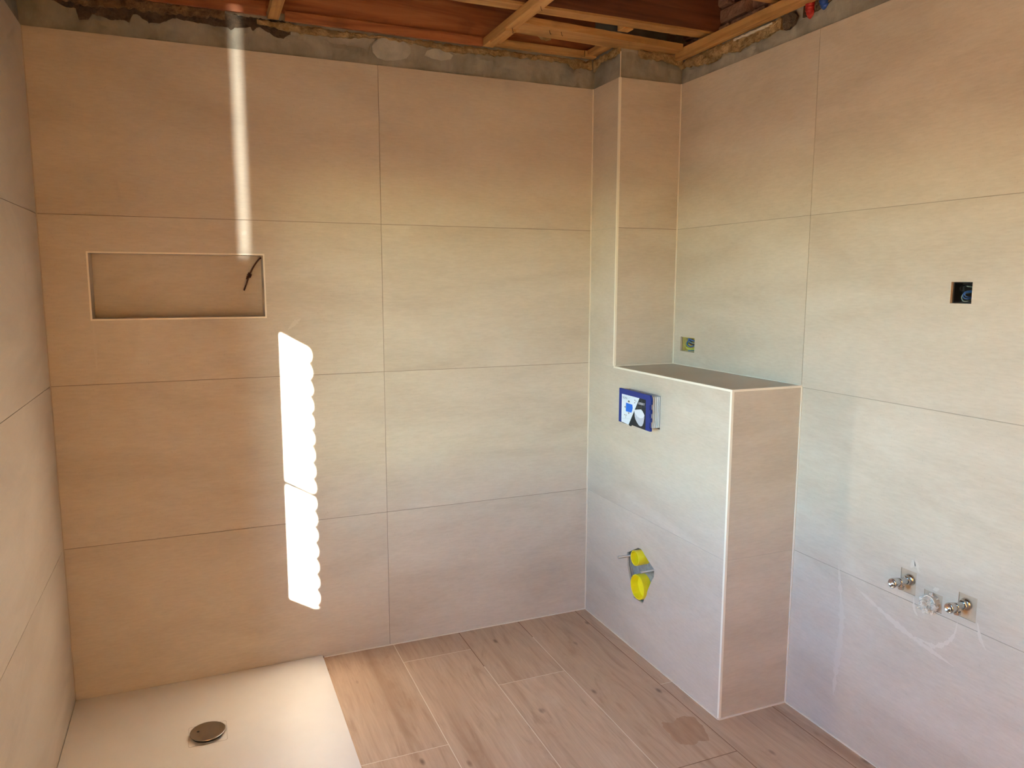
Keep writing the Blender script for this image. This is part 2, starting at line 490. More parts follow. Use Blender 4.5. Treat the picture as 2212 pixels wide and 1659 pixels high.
# wet-looking brown smear in front of the boxing
stain_pts = [(1.961, -0.948), (1.978, -0.958), (1.996, -0.968), (2.02, -0.950), (2.05, -0.943), (2.088, -0.965), (2.085, -1.0), (2.072, -1.052), (2.05, -1.105), (2.02, -1.095), (1.985, -1.102), (1.945, -1.085), (1.938, -1.04), (1.945, -1.0), (1.95, -0.97)]
stain = []
for i in range(len(stain_pts)):
    p, q = Vector(stain_pts[i]), Vector(stain_pts[(i + 1) % len(stain_pts)])
    for k in range(5):
        c = p.lerp(q, k / 5); n_ = Vector((c.x - 2.01, c.y + 1.02)).normalized()
        c = c + n_ * 0.007 * (noise.noise((c.x * 90, c.y * 25, 0)) + 0.7 * noise.noise((c.x * 200, c.y * 60, 4)))
        stain.append((c.x, c.y))
STAINM = mat('brown_wet_smear', (0.30, 0.165, 0.085), 0.6)
_t = NT(STAINM); _v = _t.coords((8, 1.2, 1)); _n = _t.noise(_v, 6, 5, 0.65)
_t.color(_t.ramp(_n, [(0.3, (0.40, 0.222, 0.125)), (0.7, (0.52, 0.310, 0.185))]))
slab('floor_smear', 'z', stain, [], 0.0001, 0.0004, STAINM, floor, label='brown damp smear on the floor planks')

# ================================================================== BACK WALL
NX0, NX1, NZ0, NZ1, ND = 0.147, 0.736, 1.4345, 1.6675, 0.100
wb = struct(slab('wall_back', 'y', rect(-0.30, XR + 0.3, -0.12, 2.95), [rect(NX0 - 0.004, NX1 + 0.004, NZ0 - 0.004, NZ1 + 0.004)], TT + 0.006, 0.24, SUBST),
            'back wall tiled in large beige stone tiles with a shower niche')
zr = [0.004, Z1, Z2, Z3, ZT]
for cx0, cx1 in ((0.003, XJ), (XJ, XB - 0.003)):
    for r in range(4):
        z0, z1 = zr[r] + (J if r else 0), zr[r + 1] - (J if r < 3 else 0)
        a0, a1 = cx0 + (J if cx0 > 0.1 else 0), cx1 - (J if cx0 < 0.1 else 0)
        holes = [rect(NX0 - 0.006, NX1 + 0.006, NZ0 - 0.006, NZ1 + 0.006)] if (r == 2 and cx0 < 0.1) else []
        slab('wall_tile', 'y', rect(a0, a1, z0, z1), holes, 0.0, TT, TILE, wb)
joints(wb, 'y', 0.0016, TT, [(XJ, 0.004, ZT)], [(z, 0.003, XB - 0.003) for z in (Z1, Z2, Z3)])
# niche: five stone panels and a slim frame
slab('niche_panel', 'y', rect(NX0, NX1, NZ0, NZ1), [], ND, ND + 0.008, TILE, wb)
box('niche_panel', NX0, NX1, 0.004, ND, NZ1, NZ1 + 0.004, TILE, wb)
box('niche_panel', NX0, NX1, 0.004, ND, NZ0 - 0.004, NZ0, TILE, wb)
box('niche_panel', NX0 - 0.004, NX0, 0.004, ND, NZ0, NZ1, TILE, wb)
box('niche_panel', NX1, NX1 + 0.004, 0.004, ND, NZ0, NZ1, TILE, wb)
tw = 0.0058
for n_, a in (('t', (NX0 - tw, NX1 + tw, NZ1, NZ1 + tw)), ('b', (NX0 - tw, NX1 + tw, NZ0 - tw, NZ0)), ('l', (NX0 - tw, NX0, NZ0, NZ1)), ('r', (NX1, NX1 + tw, NZ0, NZ1))):
    box('niche_trim', a[0], a[1], -0.0012, 0.004, a[2], a[3], TRIMN, wb)
# sealant beads
box('sealant_bead', 0.0, 0.003, -0.003, 0.0, 0.004, ZT, SEALB, wb)
box('sealant_bead', XB - 0.0045, XB, -0.004, 0.0, 0.004, ZT, SEAL, wb)
box('sealant_bead', 0.915, XB, -0.0045, 0.0, 0.0, 0.0045, SEAL, wb)
# bare strip above the tiles
BT = [(-0.032, 2.524), (0.099, 2.506), (0.131, 2.488), (0.1645, 2.488), (0.167, 2.452), (0.198, 2.456), (0.214, 2.476), (0.269, 2.465), (0.315, 2.468), (0.326, 2.464), (0.335, 2.492), (0.357, 2.492), (0.385, 2.471), (0.422, 2.473), (0.464, 2.493), (0.483, 2.496), (0.598, 2.487), (0.661, 2.487), (0.693, 2.491), (0.758, 2.502), (0.823, 2.471), (0.843, 2.471), (0.865, 2.487), (0.924, 2.489), (0.993, 2.486), (1.028, 2.473), (1.099, 2.476), (1.162, 2.466), (1.171, 2.49), (1.194, 2.51), (1.245, 2.525), (1.292, 2.527), (1.339, 2.504), (1.358, 2.508), (1.416, 2.513), (1.474, 2.507), (1.524, 2.489), (1.574, 2.5), (1.676, 2.506), (1.823, 2.51), (1.975, 2.513), (2.031, 2.513), (2.066, 2.488), (2.111, 2.503), (2.169, 2.485)]
ragged('plaster_band', 'y', -0.012, XB + 0.01, ZT, BT, 0.008, 0.0149, PLASTER, wb, seed=1.0)
ragged('old_mortar_strip', 'y', -0.01, 0.87, 2.44, 2.535, 0.012, 0.0149, DARKP, wb, jag=0.006, relief=0.004, seed=2.0)
ragged('torn_plaster_edge', 'y', 0.10, 0.64, [(0.10, 2.515), (0.2, 2.497), (0.30, 2.505), (0.45, 2.507), (0.64, 2.512)], 2.545, -0.001, 0.0118, BROWNP, wb, jag=0.012, relief=0.006, seed=3.0)
ragged('torn_plaster_edge', 'y', 0.75, XB - 0.01, [(0.75, 2.512), (0.87, 2.497), (1.0, 2.494), (1.1, 2.502), (1.2, 2.515), (1.35, 2.508), (1.52, 2.493), (1.6, 2.50), (1.8, 2.507), (2.03, 2.508), (2.065, 2.488), (2.10, 2.498), (2.14, 2.492)], [(0.75, 2.526), (1.1, 2.522), (2.16, 2.530)], -0.003, 0.0078, INSUL, wb, jag=0.007, relief=0.006, seed=4.0)
blob = [(1.177, 2.482), (1.184, 2.498), (1.199, 2.510), (1.225, 2.520), (1.255, 2.524), (1.29, 2.520), (1.315, 2.508), (1.333, 2.492), (1.330, 2.47), (1.315, 2.452), (1.29, 2.442), (1.262, 2.436), (1.225, 2.434), (1.197, 2.440), (1.18, 2.458)]
slab('cement_patch', 'y', blob, [], 0.0035, 0.0078, PATCH, wb, label='pale rounded cement patch above the tiles')
blob2 = [(1.40, 2.49), (1.43, 2.503), (1.48, 2.50), (1.51, 2.484), (1.50, 2.468), (1.46, 2.458), (1.42, 2.462), (1.39, 2.472)]
slab('cement_patch', 'y', blob2, [], 0.0048, 0.0078, PATCH, wb)
ribbon('grout_smear', 'y', [(0.148, 1.425), (0.149, 1.342), (0.150, 1.25)], 0.012, -0.0003, SMEAR, wb)
ribbon('grout_smear', 'y', [(0.819, 1.382), (0.851, 1.412), (0.869, 1.424)], 0.018, -0.0003, SMEAR, wb)

# ================================================================== LEFT WALL
HX = -0.30
win_rect = rect(WY0, WY1, WZ0, WZ1)
wl = struct(slab('wall_left', 'x', rect(YR - 0.2, 0.24, -0.12, 2.95), [win_rect], HX, -TT - 0.001, SUBST), 'left wall tiled in large beige stone tiles')
def left_tile(y0, y1, z0, z1):
    holes = []
    ty0, ty1, tz0, tz1 = max(y0, WY0), min(y1, WY1), max(z0, WZ0), min(z1, WZ1)
    outer = rect(y0, y1, z0, z1)
    if ty0 < ty1 and tz0 < tz1:                      # notch around the window: split into strips
        bm = bmesh.new(); e = 1e-4
        for q in ((y0, ty0, z0, z1), (ty1, y1, z0, z1), (ty0, ty1, z0, tz0), (ty0, ty1, tz1, z1)):
            if q[1] - q[0] > e and q[3] - q[2] > e: addslab(bm, 'x', rect(*q), [], 0.0, -TT)
        return link('wall_tile', tomesh(bm), TILE, wl)
    return slab('wall_tile', 'x', outer, [], 0.0, -TT, TILE, wl)
lys = [-0.003, -1.2, -2.4, -3.6, YR]
for c in range(4):
    for r in range(4):
        left_tile(lys[c + 1] + J, lys[c] - (J if c else 0), zr[r] + (J if r else 0), zr[r + 1] - (J if r < 3 else 0))
joints(wl, 'x', -0.0016, -TT, [(-2.4, 0.004, ZT), (-3.6, 0.004, ZT)] + [(-1.2, 0.004, ZT)],
       [(Z3, -0.003, WY1), (Z2, -0.003, WY1), (Z1, -0.003, YR), (Z3, WY0, YR), (Z2, WY0, YR)])
box('sealant_bead', 0.0, 0.0045, YR, -0.004, 0.0002, 0.0045, SEAL, wl) if False else None
ragged('plaster_band', 'x', YR, 0.012, ZT, 2.52, -0.008, -0.0099, PLASTER, wl, step=0.02, seed=5.0, out=1)
for pts, wd in (([(-0.758, 0.923), (-0.681, 0.826), (-0.562, 0.672)], 0.02), ([(-0.713, 0.445), (-0.792, 0.406), (-0.89, 0.383)], 0.03), ([(-0.70, 0.526), (-0.79, 0.485)], 0.025), ([(-0.415, 1.793), (-0.317, 1.719), (-0.27, 1.579), (-0.283, 1.464)], 0.035)):
    ribbon('grout_smear', 'x', pts, wd, 0.0003, SMEAR, wl)
# window in the left wall (outside the picture): reveal, frame, glazing bar, pane, sill
win = struct(slab('window_1', 'x', rect(WY0 + 0.001, WY1 - 0.001, WZ0 + 0.001, WZ1 - 0.001), [rect(WY0 + 0.04, WY1 - 0.04, WZ0 + 0.04, WZ1 - 0.04)], -0.175, -0.125, WFRAME), 'white framed window in the left wall', 'window')
box('glazing_bar', -0.16, -0.14, WY0 + 0.04, WY1 - 0.04, 1.326, 1.338, WFRAME, win)
slab('window_pane', 'x', rect(WY0 + 0.04, WY1 - 0.04, WZ0 + 0.04, WZ1 - 0.04), [], -0.152, -0.149, GLASS, win)
# outer brick jamb: rounded brick ends leave a scalloped edge
JY = -2.318; bm = bmesh.new(); pitch = 0.0675; zz = 0.40; prof = []
while zz < 2.4:
    for s in range(6):
        t = s / 6
        prof.append((JY + 0.013 - 0.032 * math.sin(math.pi * t) ** 0.7, zz + t * pitch))
    zz += pitch
prof = [(JY - 0.28, prof[0][1])] + prof + [(JY - 0.28, prof[-1][1])]
slab('brick_jamb', 'x', prof, [], HX - 0.10, HX - 0.001, BRICK, win)
gnd = struct(box('ground', -40, 40, -40, 40, -0.62, -0.5, GROUND), 'garden ground outside the bathroom', 'ground')

# ================================================================== RIGHT WALL
S1 = rect(-0.378, -0.276, 1.267, 1.330)
S2 = rect(-1.625, -1.561, 1.511, 1.571)
P1 = rect(-1.523, -1.468, 0.622, 0.695)
P2 = rect(-1.613, -1.552, 0.603, 0.657)
P3 = rect(-1.717, -1.661, 0.620, 0.691)
wr = struct(slab('wall_right', 'x', rect(YR - 0.2, 0.24, -0.12, 2.53), [S1, S2], XR + TT + 0.006, XR + 0.20, SUBST), 'right wall tiled in large beige stone tiles')
def right_tile(y0, y1, z0, z1, holes=()):
    return slab('wall_tile', 'x', rect(y0, y1, z0, z1), list(holes), XR, XR + TT, TILE, wr)
# column nearest the corner: only above the boxing top, full height beyond its end
right_tile(-YJ + J, -LC - 0.003, ZB + 0.003, Z3 - J, [S1])
right_tile(-YJ + J, -LC - 0.003, Z3 + J, ZT)
rys = [-YJ, -YJ - 1.2, -YJ - 2.4, YR]
for c in range(3):
    for r in range(4):
        h = []
        if c == 0 and r == 2: h = [S2]
        if c == 0 and r == 1: h = [P1, P2, P3]
        y1 = rys[c] - J
        if c == 0 and r < 2: y1 = -LB - 0.003
        right_tile(rys[c + 1] + J, y1, zr[r] + (J if r else 0), zr[r + 1] - (J if r < 3 else 0), h)
joints(wr, 'x', XR + 0.0016, XR + TT, [(-YJ, ZB + 0.003, ZT), (rys[1], 0.004, ZT), (rys[2], 0.004, ZT)],
       [(Z3, YR, -LC - 0.003), (Z2, YR, -LB - 0.003), (Z1, YR, -LB - 0.003)], GROUTR)
for pp in (P1, P2, P3):
    slab('sealing_mat', 'x', pp, [], XR + 0.003, XR + TT + 0.0055, PUTTY, wr)
box('sealant_bead', XR - 0.004, XR, -LC - 0.004, -LC, ZB + 0.003, ZT, SEAL, wr)
box('sealant_bead', XR - 0.004, XR, -LB - 0.0045, -LB, 0.004, ZB - 0.004, SEAL, wr)
box('sealant_bead', XR - 0.0045, XR, YR, -LB, 0.0, 0.0045, SEAL, wr)
box('sealant_bead', XR - 0.0035, XR, -LB, -LC, ZB, ZB + 0.0035, SEAL, wr)
RT = [(-0.212, 2.471), (-0.242, 2.483), (-0.333, 2.466), (-0.455, 2.453), (-0.497, 2.474), (-0.595, 2.456), (-0.627, 2.46), (-0.698, 2.465), (-0.819, 2.471), (-0.828, 2.462), (-0.869, 2.46), (-0.93, 2.473), (-0.993, 2.476), (-1.032, 2.484), (-1.08, 2.505), (-1.2, 2.53), (-4.0, 2.53)]
ragged('plaster_band', 'x', -2.6, -LC + 0.012, ZT, RT, XR + 0.008, XR + 0.0149, PLASTER, wr, seed=6.0)
ragged('torn_plaster_edge', 'x', -0.825, -LC - 0.002, [(p[0], p[1] - 0.006) for p in RT], [(-0.83, 2.505), (-0.6, 2.503), (-0.3, 2.508), (-0.2, 2.505)], XR - 0.004, XR + 0.0078, INSUL, wr, jag=0.007, relief=0.007, seed=7.0)
ragged('white_plaster_edge', 'x', -0.78, -0.57, [(-0.78, 2.492), (-0.68, 2.488), (-0.57, 2.493)], [(-0.78, 2.500), (-0.57, 2.499)], XR - 0.009, XR - 0.0045, WHITEP, wr, jag=0.004, relief=0.002, seed=8.0)
slab('mortar_and_void_patch', 'x', [(-0.83, 2.468), (-0.83, 2.505), (-0.845, 2.51), (-0.885, 2.505), (-0.90, 2.485), (-0.885, 2.462), (-0.86, 2.452), (-0.84, 2.455)], [], XR - 0.002, XR + 0.0078, DARKP, wr)
slab('mortar_and_void_patch', 'x', [(-0.915, 2.476), (-0.92, 2.53), (-1.075, 2.53), (-1.05, 2.495), (-1.0, 2.482), (-0.95, 2.472)], [], XR + 0.0085, XR + 0.0149, DARKP, wr)  # dark patch standing for the shaded void around the pipes
for pts, wd in (([(-1.664, 0.599), (-1.658, 0.561), (-1.637, 0.525), (-1.601, 0.497), (-1.578, 0.495), (-1.531, 0.496)], 0.014), ([(-1.305, 0.564), (-1.489, 0.500), (-1.664, 0.464)], 0.02), ([(-1.723, 0.623), (-1.735, 0.582), (-1.754, 0.556)], 0.012), ([(-1.519, 0.617), (-1.523, 0.582), (-1.536, 0.565)], 0.012), ([(-1.226, 0.616), (-1.253, 0.428), (-1.244, 0.273), (-1.237, 0.15)], 0.028), ([(-1.50, 0.705), (-1.515, 0.725), (-1.53, 0.70)], 0.02), ([(-1.58, 0.665), (-1.60, 0.675)], 0.015)):
    ribbon('grout_smear', 'x', pts, wd, XR - 0.0003, SMEAR, wr)

# ================================================================== BOXING WITH THE HIDDEN CISTERN, AND THE COLUMN ABOVE IT
FH = rect(-0.589, -0.352, 0.990, 1.1235)                        # opening for the flush plate
WH = [(-0.368, 0.410), (-0.373, 0.352), (-0.398, 0.293), (-0.425, 0.229), (-0.498, 0.230), (-0.552, 0.340), (-0.577, 0.378), (-0.576, 0.409), (-0.531, 0.430), (-0.475, 0.461), (-0.452, 0.458)]
bm = bmesh.new()
e0 = TT + 0.004
addslab(bm, 'x', rect(-LB + e0, 0.0, 0.0, ZB - e0), [FH, WH], XB + e0, XB + 0.022)
addslab(bm, 'y', rect(XB + 0.0225, XR, 0.0, ZB - e0), [], -LB + e0, -LB + 0.03)
addslab(bm, 'z', rect(XB + e0, XR, -LB + e0, -LC + 0.0), [], ZB - 0.03, ZB - e0)
wx = struct(link('wall_boxing', tomesh(bm), SUBST), 'tiled boxing that hides the toilet cistern, beside the right wall')
ye = -LB + 0.009
slab('wall_tile', 'x', rect(ye, -0.003, 0.004, Z1 - J), [WH], XB, XB + TT, TILE, wx)
slab('wall_tile', 'x', rect(ye, -0.003, Z1 + J, ZB - 0.0072), [FH], XB, XB + TT, TILE, wx)
slab('wall_tile', 'y', rect(XB + 0.009, XR - 0.001, 0.004, Z1 - J), [], -LB, -LB + TT, TILE, wx)
slab('wall_tile', 'y', rect(XB + 0.009, XR - 0.001, Z1 + J, ZB - 0.0072), [], -LB, -LB + TT, TILE, wx)
slab('top_tile', 'z', rect(XB + 0.009, XR - 0.001, -LB + 0.0072, -LC - 0.001), [], ZB - TT, ZB, TILE, wx)
joints(wx, 'x', XB + 0.0012, XB + TT, [], [(Z1, ye, -0.003)], GROUTM)
joints(wx, 'y', -LB + 0.0012, -LB + TT, [], [(Z1, XB + 0.006, XR - 0.001)], GROUTM)
box('sealant_bead', XB - 0.0045, XB, -LB, -0.0045, 0.0, 0.0045, SEAL, wx)
box('sealant_bead', XB, XR - 0.0045, -LB - 0.0045, -LB, 0.0, 0.0045, SEAL, wx)
box('sealant_bead', XB + 0.004, XR - 0.004, -LC - 0.0035, -LC, ZB, ZB + 0.0035, SEAL, wx)

cs = bmesh.new(); addslab(cs, 'x', rect(-LC + e0, 0.01, ZB - 0.001, 2.56), [], XB + e0, XB + 0.05)
addslab(cs, 'y', rect(XB + 0.05, XR + 0.02, ZB - 0.001, 2.56), [], -LC + e0, -LC + 0.05)
wc = struct(link('wall_column', tomesh(cs), SUBST), 'slim tiled column in the corner above the boxing')
slab('wall_tile', 'x', rect(-LC + 0.009, -0.003, ZB - 0.0045, Z3 - J), [], XB, XB + TT, TILE, wc)
slab('wall_tile', 'x', rect(-LC + 0.009, -0.003, Z3 + J, ZT), [], XB, XB + TT, TILE, wc)
slab('wall_tile', 'y', rect(XB + 0.009, XR - 0.001, ZB + 0.001, Z3 - J), [], -LC, -LC + TT, TILE, wc)
slab('wall_tile', 'y', rect(XB + 0.009, XR - 0.001, Z3 + J, ZT), [], -LC, -LC + TT, TILE, wc)
joints(wc, 'x', XB + 0.0016, XB + TT, [], [(Z3, -LC + 0.006, -0.003)], GROUTM)
joints(wc, 'y', -LC + 0.0016, -LC + TT, [], [(Z3, XB + 0.006, XR - 0.001)])
slab('grout', 'x', rect(-LC + 0.009, -0.003, ZB - 0.0072, ZB - 0.0045), [], XB + 0.001, XB + TT, GROUTM, wc)
CF = [(0.005, 2.484), (-0.03, 2.50), (-0.056, 2.516), (-0.143, 2.508), (-0.211, 2.515), (-0.23, 2.515)]
CE = [(2.16, 2.516), (2.23, 2.520), (2.265, 2.500), (2.368, 2.502), (2.439, 2.491), (2.48, 2.466)]
ragged('plaster_band', 'x', -LC + 0.008, 0.006, ZT, CF, XB + 0.008, XB + 0.0125, PLASTER, wc, seed=9.0)
ragged('plaster_band', 'y', XB + 0.008, XR + 0.006, ZT, CE, -LC + 0.008, -LC + 0.0125, PLASTER, wc, seed=10.0)
ragged('torn_plaster_edge', 'x', -LC + 0.01, 0.0, [(p[0], p[1] - 0.004) for p in CF], 2.535, XB - 0.004, XB + 0.0078, INSUL, wc, jag=0.008, relief=0.006, seed=11.0)
ragged('torn_plaster_edge', 'y', XB + 0.09, XR, [(p[0], p[1] - 0.004) for p in CE], [(2.2, 2.528), (2.47, 2.528)], -LC - 0.004, -LC + 0.0078, INSUL, wc, jag=0.007, relief=0.006, seed=12.0)
box('corner_bead', XB + 0.0045, XB + 0.0075, -LC + 0.0045, -LC + 0.0075, ZT, 2.515, SEAL, wc)

# edge profiles
def trim(n, *a):
    return struct(box('trim_%d' % n, *a, TRIM), {
        1: 'cream edge profile down the outer corner of the column', 2: 'cream edge profile down the outer corner of the boxing',
        3: 'cream edge profile along the long top edge of the boxing', 4: 'cream edge profile along the short top edge of the boxing'}[n], 'trim')
trim(1, XB - 0.0006, XB + 0.0085, -LC - 0.0006, -LC + 0.0085, ZB + 0.0006, ZT)
trim(2, XB - 0.0006, XB + 0.0088, -LB - 0.0006, -LB + 0.0088, 0.0, ZB - 0.0072)
trim(3, XB - 0.0006, XB + 0.0070, -LB - 0.0006, -LC + 0.004, ZB - 0.0070, ZB + 0.0006)
trim(4, XB + 0.0071, XR - 0.001, -LB - 0.0006, -LB + 0.0070, ZB - 0.0070, ZB + 0.0006)

# ================================================================== REAR WALL
struct(box('wall_rear', -0.30, XR + 0.2, YR - 0.2, YR, -0.12, 2.95, WALLB), 'plastered wall behind the camera')

w2 = struct(slab('added_slit_frame', 'y', rect(0.60, 0.746, 1.60, 2.84), [rect(0.63, 0.716, 1.63, 2.81)], YR + 0.002, YR + 0.03, WFRAME), 'added slit frame around the stripe light behind the camera', 'window')  # unseen frame, added only to give the stripe light a source
slab('window_pane', 'y', rect(0.63, 0.716, 1.63, 2.81), [], YR + 0.010, YR + 0.014, GLASS, w2)

# ================================================================== ADDED FILL LAMP behind the camera, turned to the rear wall for warm bounce
wlamp = thing('fill_lamp', (0.75, -3.40, 0.0), 'added warm fill lamp on a low stand, turned to the wall behind the camera', 'lamp')
LP = Vector((0.75, -3.40, 0.62)); LD = Vector((-0.55, -0.60, 0.75)).normalized()
lathe('lamp_head', [(0.0, 0.012), (0.004, 0.05), (0.05, 0.075), (0.052, 0.070), (0.012, 0.045), (0.012, 0.0005)], LP - LD * 0.055, LD, PDARK, wlamp, n=24, cap=False)
tube('lamp_pole', [(0.75, -3.40, 0.02), (0.75, -3.40, 0.30), (0.76, -3.38, 0.56)], 0.010, ROD, wlamp)
for k in range(3):
    a = 2.1 * k + 0.4
    tube('lamp_leg', [(0.75, -3.40, 0.16), (0.75 + 0.13 * math.cos(a), -3.40 + 0.13 * math.sin(a), 0.08), (0.75 + 0.24 * math.cos(a), -3.40 + 0.24 * math.sin(a), 0.008)], 0.007, PDARK, wlamp)
ld = bpy.data.lights.new('fill_light', 'SPOT'); ld.energy = LAMP_W; ld.color = (1.0, 0.601, 0.199)
ld.spot_size = math.radians(125); ld.spot_blend = 0.9; ld.shadow_soft_size = 0.03
lo = bpy.data.objects.new('fill_light', ld); COL.objects.link(lo); lo.parent = wlamp
lo.location = LP + LD * 0.01 - wlamp.location
lo.rotation_euler = LD.to_track_quat('-Z', 'Y').to_euler()

# ================================================================== CEILING: open joists, battens, boards
ceil = struct(box('ceiling', -0.32, XR + 0.32, YR - 0.2, 0.26, 2.975, 3.02, BOARD), 'opened ceiling with bare joists and battens', 'ceiling')
nb = 19; bwid = (XR + 0.10) / nb
for i in range(nb):
    box('floor_board', i * bwid + 0.001 - 0.0, (i + 1) * bwid - 0.002, YR, 0.012, 2.80, 2.822, BOARD, ceil)
# joists run along the back wall
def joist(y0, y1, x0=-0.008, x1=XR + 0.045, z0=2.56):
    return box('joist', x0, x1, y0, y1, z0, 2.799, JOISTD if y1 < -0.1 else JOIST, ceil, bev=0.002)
joist(-0.008, 0.012, -0.008, XB + 0.0)
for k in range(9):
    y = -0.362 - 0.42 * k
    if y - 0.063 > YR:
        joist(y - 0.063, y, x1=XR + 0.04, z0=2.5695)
        box('lath', -0.008, XR + 0.03, y - 0.063, y, 2.5605, 2.569, BATX, ceil)  # tan strip along each joist's underside, paler than its sides
# battens
box('batten', 0.0, 0.783, -0.020, -0.0085, 2.536, 2.585, JOIST, ceil, bev=0.002)
box('batten', 0.848, 1.630, -0.024, -0.0085, 2.527, 2.562, JOIST, ceil, bev=0.002)
box('batten', 1.684, 2.09, -0.040, -0.0085, 2.533, 2.559, BATX, ceil, bev=0.002)
box('batten', 2.094, 2.150, -0.040, -0.0085, 2.533, 2.559, BATX, ceil, bev=0.002)
box('batten', 1.632, 1.678, -2.60, -0.012, 2.528, 2.559, BATY, ceil, bev=0.002)
box('batten', 1.632, 1.676, -0.262, -0.10, 2.519, 2.5275, BATY, ceil, bev=0.001)
box('batten', 0.786, 0.826, -2.60, -0.012, 2.528, 2.559, BATY, ceil, bev=0.002)
box('batten', 0.05, 0.09, -2.60, -0.35, 2.528, 2.559, BATY, ceil, bev=0.002)
bmx = bmesh.new(); addslab(bmx, 'z', [(1.680, -0.335), (2.425, -0.285), (2.425, -0.185), (1.680, -0.218)], [], 2.530, 2.556)
link('batten', tomesh(bmx), BATX, ceil)
box('batten', 2.426, 2.462, -2.60, -0.225, 2.506, 2.544, BATY, ceil, bev=0.002)
box('batten', 2.090, 2.138, -0.361, -0.315, 2.5565, 2.60, BATY, ceil, bev=0.002)
box('batten', 2.104, 2.150, -0.19, -0.042, 2.538, 2.559, BATY, ceil, bev=0.002)
# lump of old plaster hanging behind the long batten
bm = bmesh.new(); bmesh.ops.create_icosphere(bm, subdivisions=3, radius=1.0)
for v in bm.verts:
    k = 1 + 0.35 * noise.noise(v.co * 2.2)
    v.co = Vector((1.90 + v.co.x * 0.05 * k * (0.6 + 0.4 * (v.co.z + 1) / 2), -0.060 + v.co.y * 0.03 * k, 2.602 + v.co.z * 0.035 * k))
link('plaster_lump', tomesh(bm), INSUL, ceil)
# bent nails under the battens
for (x, y) in ((1.656, -0.27), (1.662, -0.255), (1.80, -0.30), (1.85, -0.30), (1.66, -0.52)):
    bm = bmesh.new()
    addtube(bm, spline([(x, y, 2.529), (x + 0.001, y, 2.521), (x + 0.004, y - 0.003, 2.513)], 4), 0.0011, 6)
    link('nail', tomesh(bm), WBRN, ceil)

# upper brickwork above the right wall, in single bricks
ub = struct(slab('wall_upper', 'x', rect(YR - 0.2, 0.24, 2.531, 2.95), [], XR + 0.075, XR + 0.20, MORTAR), 'rough old brickwork above the right wall')
bme = bmesh.new(); addbox(bme, 0, 0.045, -0.100, 0.100, -0.026, 0.026)
bmesh.ops.bevel(bme, geom=list(bme.edges), offset=0.006, segments=1, affect='EDGES')
for v in bme.verts: v.co += Vector((noise.noise(v.co * 31), noise.noise(v.co * 27 + Vector((3, 0, 0))), noise.noise(v.co * 29 + Vector((0, 5, 0))))) * 0.004
brick_me = tomesh(bme, 'brick'); brick_me.materials.append(BRICK)
for c in range(4):
    z = 2.565 + 0.064 * c
    y = -0.16 - (0.108 if c % 2 else 0.0)
    while y > -1.75:
        b = bpy.data.objects.new('brick', brick_me); COL.objects.link(b); b.parent = ub
        b.location = (XR + 0.030 + random.uniform(-0.006, 0.012), y + random.uniform(-0.004, 0.004), z + random.uniform(-0.002, 0.002))
        b.rotation_euler = (random.uniform(-0.03, 0.03), 0, random.uniform(-0.05, 0.05))
        y -= 0.216

# ================================================================== SHOWER TRAY
DX, DY = 0.4535, -0.408
tr = thing('shower_tray', (0.4545, -0.6, 0.0), 'cream flat shower tray in the left corner of the floor', 'shower tray')
bm = bmesh.new()
NXg, NYg = 24, 30; g = []
X0t, X1t, Y0t, Y1t, ZTY = 0.002, 0.9085, -1.196, -0.002, 0.012
for i in range(NXg + 1):
    rowv = []
    for j in range(NYg + 1):
        x = X0t + (X1t - X0t) * i / NXg; y = Y0t + (Y1t - Y0t) * j / NYg
        dd = max(abs(x - DX) / 0.455, abs(y - DY) / 0.79)
        rowv.append(bm.verts.new((x, y, ZTY - 0.006 * max(0.0, 1 - dd))))
    g.append(rowv)
for i in range(NXg):
    for j in range(NYg):
        bm.faces.new([g[i][j], g[i + 1][j], g[i + 1][j + 1], g[i][j + 1]])
edge = [g[i][0] for i in range(NXg + 1)] + [g[NXg][j] for j in range(1, NYg + 1)] + [g[i][NYg] for i in range(NXg - 1, -1, -1)] + [g[0][j] for j in range(NYg - 1, 0, -1)]
low = [bm.verts.new((v.co.x, v.co.y, 0.0005)) for v in edge]
ne = len(edge)
for i in range(ne):
    j = (i + 1) % ne; bm.faces.new([edge[i], low[i], low[j], edge[j]])
bm.faces.new(low)
link('tray_body', tomesh(bm), TRAYM, tr)
# square outline of the waste recess, a darker tan line
zd = ZTY - 0.0055
bm = bmesh.new()
s = 0.0625; r_ = 0.008; lp = []
for cx_, cy_, a0 in ((s - r_, s - r_, 0), (-s + r_, s - r_, 90), (-s + r_, -s + r_, 180), (s - r_, -s + r_, 270)):
    for k in range(5):
        a = math.radians(a0 + k * 22.5); lp.append((DX + cx_ + r_ * math.cos(a), DY + cy_ + r_ * math.sin(a)))
inner = [(DX + (p[0] - DX) * 0.978, DY + (p[1] - DY) * 0.978) for p in lp]
addslab(bm, 'z', lp, [inner], zd - 0.002, zd + 0.0006)
link('recess_outline', tomesh(bm), mat('tan_tray_joint_line', (0.50, 0.42, 0.35), 0.6), tr)
dc = lathe('drain_cover', [(0.0, 0.054), (0.0005, 0.0575), (0.0025, 0.0588), (0.0040, 0.0580), (0.0046, 0.0562)], (DX, DY, zd + 0.0075), (0, 0, 1), DRAINM, tr, n=64, label='round steel drain cover')
lathe('gasket', [(0.0, 0.052), (0.0075, 0.052)], (DX, DY, zd + 0.0), (0, 0, 1), BLACKR, dc, n=48).matrix_parent_inverse = Matrix.Identity(4)
lathe('cover_hole', [(0.0, 0.0042), (0.0004, 0.0042)], (DX - 0.031, DY + 0.006, zd + 0.0121), (0, 0, 1), BLACKR, dc, n=16)
for o_ in list(dc.children):           # sub-parts: their meshes are in world space, the tray's frame is at its base
    o_.data.transform(Matrix.Translation(-tr.location))

